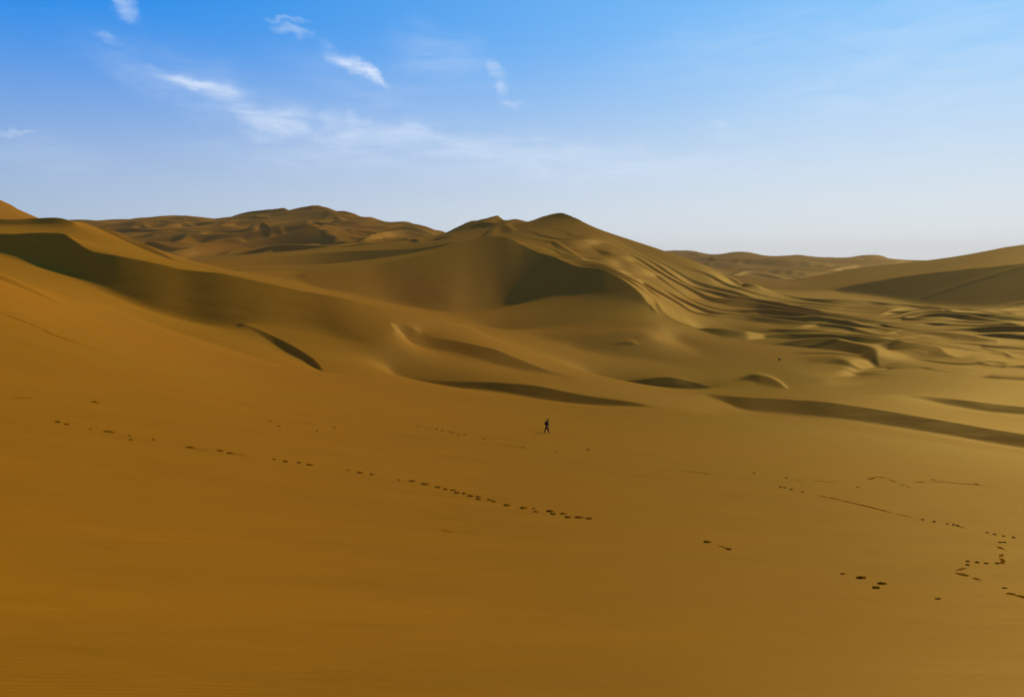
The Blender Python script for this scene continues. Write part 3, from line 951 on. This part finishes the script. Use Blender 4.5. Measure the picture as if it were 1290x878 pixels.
trail('faint dotted footprints leading up behind the walking person towards the left',
      [(340, 531, 7, .3), (351, 537, 5, .4), (398.7, 543, 3, .5), (420.7, 538.7, 5, .6), (527, 538, 4, .2), (537, 540, 3, .1), (549.7, 541, 3, .6), (557, 542.7, 3, .6), (566.7, 544.3, 4, .5),
       (570.7, 546, 4, .5), (576.7, 548, 4, .5), (585, 548, 4, .5), (609, 552.7, 5, .7), (659, 564, 5, .3), (700, 569, 4, .4), (740, 566.7, 5, .9), (666, 511.5 + 30, 3, .1)],
      [([(370, 532.3), (385, 533.6), (400, 535.3)], .15), ([(553, 551), (565, 552.3)], .15), ([(600, 557.3), (630, 560), (660, 564.3)], .12)])
trail('short dark scuff and thin line high on the left of the near slope', [(119, 506.7, 11, .8)], [([(15, 501), (28, 501.4), (42, 502.3)], .1)])
trail('thin line of tracks climbing to the left edge below the long dark dune face', [],
      [([(-12, 389), (0, 393.3), (25, 403), (50, 413), (67, 421.7)], .35), ([(67, 421.7), (88, 429)], .5), ([(88, 429), (105, 435), (122, 440.7)], .2)])
trail('thin continuous line of tracks running down the right side of the slope',
      [(949.5, 596, 4, .8), (990, 602.4, 4, .5), (983, 613.5, 4, .7), (988, 614.5, 4, .7), (996.5, 617, 5, .7), (1010.5, 620, 5, .5), (1161.7, 654.9, 4, .6), (1176.6, 657.4, 5, .8), (1193, 660.2, 3, .5), (1201, 661.3, 4, .7), (1206, 662.4, 4, .7)],
      [([(864, 592.8), (880, 595), (896, 598)], .12), ([(1028, 624), (1050, 628), (1079.6, 634.9)], .4), ([(1079.6, 634.9), (1097, 639), (1115, 643.8)], .5), ([(1115, 643.8), (1136.7, 649), (1152.7, 652.7)], .2), ([(1206, 662.4), (1214.5, 664.9)], .2)])
trail('broken patch of scuffed tracks on the upper right of the slope near its brow', [(1229.4, 610.3, 6, .8), (1080, 614, 5, .3), (1175, 604.2, 5, .3)],
      [([(1093, 604), (1106, 600.3), (1119, 603.5)], .35), ([(1119, 603.5), (1135, 610), (1147, 614)], .12), ([(1152.7, 607.4), (1172, 606.5), (1190, 607)], .3), ([(1190, 607), (1210, 609.5), (1229.4, 610.3)], .4), ([(1229, 610.5), (1262, 615.5)], .12), ([(1000, 604), (1030, 606), (1056, 607.5)], .1)])
trail('winding track of prints and drags near the right edge of the slope',
      [(1243, 671, 4, .3), (1252.6, 673.4, 4, .6), (1264, 675.5, 5, .5), (1276.5, 677.3, 5, .7), (1259.7, 683.4, 5, .5), (1265, 683.4, 4, .4), (1256, 709.8, 5, .5), (1242, 709.8, 5, .5), (1230.5, 708.7, 6, .6),
       (1218.7, 707.3, 5, .4), (1218.7, 711.6, 5, .5), (1265, 740.8, 4, .3)],
      [([(1258, 688.4), (1262, 691), (1267, 693.7)], .5), ([(1263, 697), (1260, 702), (1264, 706), (1262, 710)], .2), ([(1203, 719), (1212, 716.5), (1222, 713.5)], .15), ([(1207, 721.6), (1214, 724.4), (1220.5, 725.5)], .9),
       ([(1227.6, 727.6), (1231, 729.5), (1234, 732.3)], .5), ([(1268, 747.2), (1279, 749), (1296, 754)], .9)])
trail('single short faint scratch on the bottom slope below the long footprint line', [], [([(555, 666.7), (565, 669), (575, 672.7)], .12)])

# ------------------------------------------------------------------ the walking person
BLACK = plain('black_cloth', (0.012, 0.011, 0.012))
PACK = plain('black_canvas', (0.016, 0.014, 0.014))
TROUSER = plain('dark_maroon_cloth', (0.035, 0.012, 0.010))
SKIN = plain('skin', (0.30, 0.16, 0.10), 0.6)
HAIR = plain('black_hair', (0.01, 0.008, 0.007), 0.6)
SHOE = plain('dark_leather', (0.02, 0.012, 0.010), 0.6)


def skinned(name, verts, edges, mat, parent, sub=2, fat=1.0):
    """verts: (x, y, z, radius[, radius2]); grown with a Skin modifier and smoothed"""
    me = bpy.data.meshes.new(name)
    me.from_pydata([v[:3] for v in verts], edges, [])
    ob = bpy.data.objects.new(name, me)
    COL.objects.link(ob)
    sk = ob.modifiers.new('skin', 'SKIN')
    sk.use_smooth_shade = True
    for i, v in enumerate(verts):
        d = me.skin_vertices[0].data[i]
        d.radius = (v[3] * fat, (v[4] if len(v) > 4 else v[3]) * fat)
        d.use_root = (i == 0)
    ss = ob.modifiers.new('sub', 'SUBSURF'); ss.levels = sub; ss.render_levels = sub
    dg = bpy.context.evaluated_depsgraph_get()
    out = bpy.data.meshes.new_from_object(ob.evaluated_get(dg))
    bpy.data.objects.remove(ob)
    bpy.data.meshes.remove(me)
    out.name = name
    for p in out.polygons:
        p.use_smooth = True
    out.materials.clear(); out.materials.append(mat)
    return link(name, out, parent)


def ellipsoid(name, c, r, mat, parent, seg=16, rot=(0, 0, 0)):
    bm = bmesh.new()
    bmesh.ops.create_uvsphere(bm, u_segments=seg, v_segments=seg // 2 + 2, radius=1.0)
    from mathutils import Euler
    M = Matrix.Translation(c) @ Euler(rot).to_matrix().to_4x4() @ Matrix.Diagonal((*r, 1))
    bmesh.ops.transform(bm, matrix=M, verts=bm.verts)
    me = bpy.data.meshes.new(name)
    bm.to_mesh(me); bm.free()
    for p in me.polygons:
        p.use_smooth = True
    me.materials.append(mat)
    return link(name, me, parent)


def build_person():
    p = hit(688.6, 545.6)
    t = thing('person', 'lone person in black jacket and dark trousers walking right across the open sand', 'person', p, math.radians(-6))
    # walking towards +X, leaning a little forward; left side is +Y
    V = [(0.00, 0, 0.93, .125, .10), (0.03, 0, 1.08, .12, .09), (0.07, 0, 1.24, .14, .10), (0.11, 0, 1.40, .13, .09), (0.14, 0, 1.47, .055), (0.17, 0, 1.55, .055),
         (0.185, 0, 1.60, .075, .08), (0.19, 0, 1.68, .09, .095), (0.18, 0, 1.74, .07, .075), (0.28, 0, 1.64, .018), (0.23, 0, 1.58, .035)]
    E = [(0, 1), (1, 2), (2, 3), (3, 4), (4, 5), (5, 6), (6, 7), (7, 8), (6, 10), (7, 9)]
    legs = {1: [(-0.01, .10, .86, .09), (-.12, .10, .50, .062), (-.14, .10, .44, .058), (-.30, .10, .13, .042), (-.31, .10, .08, .04), (-.20, .11, .03, .032)],
            -1: [(0.02, -.10, .86, .09), (.19, -.10, .49, .062), (.20, -.10, .44, .058), (.26, -.10, .12, .042), (.27, -.10, .08, .04), (.40, -.11, .05, .032)]}
    for sd, L in legs.items():
        prev = 0
        for v in L:
            V.append(v); E.append((prev, len(V) - 1)); prev = len(V) - 1
    arms = {1: [(.10, .19, 1.38, .055), (.13, .24, 1.12, .042), (.15, .24, 1.06, .038), (.30, .21, .90, .028), (.33, .20, .87, .026), (.365, .20, .83, .032, .016)],
            -1: [(.10, -.19, 1.38, .055), (-.04, -.25, 1.13, .042), (-.05, -.25, 1.08, .038), (-.02, -.23, .86, .028), (-.015, -.23, .83, .026), (.0, -.23, .77, .032, .016)]}
    for sd, A in arms.items():
        prev = 3
        for v in A:
            V.append(v); E.append((prev, len(V) - 1)); prev = len(V) - 1
        h = Vector(A[-1][:3]); d = (h - Vector(A[-2][:3])).normalized(); f = Vector((1, 0, 0)) - d * d.x; f.normalize()
        for k, ln in enumerate((.070, .078, .074, .058)):             # four fingers, slightly curled
            b = h + f * (.030 - .019 * k) + d * .02
            m1 = b + d * ln * .55; m2 = m1 + d * ln * .38 - Vector((0, sd * .018, 0))
            for q, rr in ((b, .010), (m1, .009), (m2, .0075)):
                V.append((*q, rr))
            n = len(V); E += [(prev, n - 3), (n - 3, n - 2), (n - 2, n - 1)]
        b = h + f * .035 - d * .01; m1 = b + f * .028 + d * .02; m2 = m1 + d * .030 + f * .008   # thumb from the side of the palm
        for q, rr in ((b, .011), (m1, .010), (m2, .008)):
            V.append((*q, rr))
        n = len(V); E += [(prev, n - 3), (n - 3, n - 2), (n - 2, n - 1)]
    skinned('body', V, E, SKIN, t)
    # jacket
    J = [(0.03, 0, 0.98, .165, .14), (0.03, 0, 1.10, .16, .125), (0.06, 0, 1.26, .175, .135), (0.10, 0, 1.40, .155, .115), (0.13, 0, 1.47, .075), (0.14, 0, 1.50, .07)]
    JE = [(0, 1), (1, 2), (2, 3), (3, 4), (4, 5)]
    for sd, A in arms.items():
        prev = 3
        for v in A[:4]:
            J.append((v[0], v[1], v[2], v[3] + .024)); JE.append((prev, len(J) - 1)); prev = len(J) - 1
    skinned('jacket', J, JE, BLACK, t, fat=1.28)
    T = [(0.0, 0, 0.97, .145, .12), (0.0, 0, 0.90, .14, .12)]
    TE = [(0, 1)]
    for sd, L in legs.items():
        prev = 1
        for v in L[:4]:
            T.append((v[0], v[1], v[2], v[3] + .022)); TE.append((prev, len(T) - 1)); prev = len(T) - 1
    skinned('trousers', T, TE, TROUSER, t, fat=1.25)
    for sd, L in legs.items():
        a, b = L[4], L[5]
        skinned('shoe', [(a[0] - .03, a[1], a[2] - .01, .055), (a[0] + .03, a[1], a[2] - .025, .05), ((a[0] + b[0]) / 2 + .03, a[1], (a[2] + b[2]) / 2 - .015, .048), (b[0] + .04, b[1], b[2] - .005, .036)],
                [(0, 1), (1, 2), (2, 3)], SHOE, t)
    # hood and hair, face
    ellipsoid('hood', (0.155, 0, 1.665), (.115, .11, .125), BLACK, t, rot=(0, -0.25, 0))
    ellipsoid('hair', (0.185, 0, 1.715), (.10, .10, .075), HAIR, t)
    for sd in (1, -1):
        ellipsoid('eye', (0.262, sd * .033, 1.665), (.010, .013, .009), HAIR, t, 8)
    ellipsoid('mouth', (0.262, 0, 1.592), (.008, .024, .006), TROUSER, t, 8)
    # rucksack on the back
    bm = bmesh.new()
    bmesh.ops.create_cube(bm, size=1.0)
    bmesh.ops.scale(bm, vec=(.20, .30, .46), verts=bm.verts)
    bmesh.ops.bevel(bm, geom=bm.edges[:], offset=.06, segments=4, affect='EDGES')
    bmesh.ops.transform(bm, matrix=Matrix.Translation((-.15, 0, 1.27)) @ Matrix.Rotation(.2, 4, 'Y'), verts=bm.verts)
    me = bpy.data.meshes.new('rucksack'); bm.to_mesh(me); bm.free()
    for q in me.polygons:
        q.use_smooth = True
    me.materials.append(PACK)
    sack = link('rucksack', me, None)
    sack.parent = t
    for sd in (1, -1):
        skinned('strap', [(-.08, sd * .11, 1.45, .018), (.02, sd * .11, 1.52, .018), (.16, sd * .12, 1.46, .018), (.21, sd * .13, 1.32, .018), (.12, sd * .16, 1.14, .018), (-.08, sd * .12, 1.08, .018)],
                [(0, 1), (1, 2), (2, 3), (3, 4), (4, 5)], PACK, t, 1)


build_person()

# ------------------------------------------------------------------ the dark shrub on the plain
TWIG = plain('dark_twig', (0.05, 0.030, 0.015))
LEAF = plain('dark_leaf', (0.030, 0.028, 0.012))


def build_shrub(px, py, width, label):
    p = hit(px, py)
    t = thing('desert_shrub', label, 'shrub', p)
    r = random.Random(5)
    tips = []
    for k in range(9):
        a = r.uniform(0, 6.28); l = width * r.uniform(.35, .5)
        e = Vector((math.cos(a) * l * r.uniform(.3, 1), math.sin(a) * l * r.uniform(.3, 1), l * r.uniform(1.0, 1.7)))
        m = e * .5 + Vector((0, 0, .08))
        skinned('stem', [(0, 0, -.05, .035), (m.x, m.y, m.z, .022), (e.x, e.y, e.z, .008)], [(0, 1), (1, 2)], TWIG, t, 1)
        tips += [e, m, (e + m) * .5]
    vs, fs = [], []
    for k in range(2600):
        c = r.choice(tips) + Vector((r.gauss(0, .14), r.gauss(0, .14), r.gauss(0, .12))) * width
        c.z = abs(c.z)
        a = Vector((r.uniform(-1, 1), r.uniform(-1, 1), r.uniform(-1, 1))).normalized() * .05
        b = a.cross(Vector((r.uniform(-1, 1), r.uniform(-1, 1), r.uniform(-1, 1)))).normalized() * .02
        n = len(vs)
        vs += [c - a, c + b, c + a, c - b]
        fs.append((n, n + 1, n + 2, n + 3))
    me = bpy.data.meshes.new('foliage'); me.from_pydata(vs, [], fs); me.materials.append(LEAF)
    tag(link('foliage', me, t), kind='stuff')


build_shrub(981.5, 454.2, 1.25, 'small round dark shrub alone on the pale sand flat at centre right')


# ------------------------------------------------------------------ the dusty air
def build_haze():
    bm = bmesh.new()
    bmesh.ops.create_cube(bm, size=1.0)
    bmesh.ops.transform(bm, matrix=Matrix.Translation((0, 3950, 20)) @ Matrix.Diagonal((15200, 8300, 300, 1)), verts=bm.verts)
    me = bpy.data.meshes.new('haze'); bm.to_mesh(me); bm.free()
    o = link('haze', me)
    o['kind'] = 'stuff'
    m = bpy.data.materials.new('haze'); m.use_nodes = True
    t = m.node_tree; t.nodes.clear()
    out = node(t, 'ShaderNodeOutputMaterial'); v = node(t, 'ShaderNodeVolumePrincipled')
    v.inputs['Color'].default_value = (1.0, 0.80, 0.64, 1)
    v.inputs['Density'].default_value = 0.00005
    t.links.new(v.outputs[0], out.inputs['Volume'])
    me.materials.append(m)


build_haze()
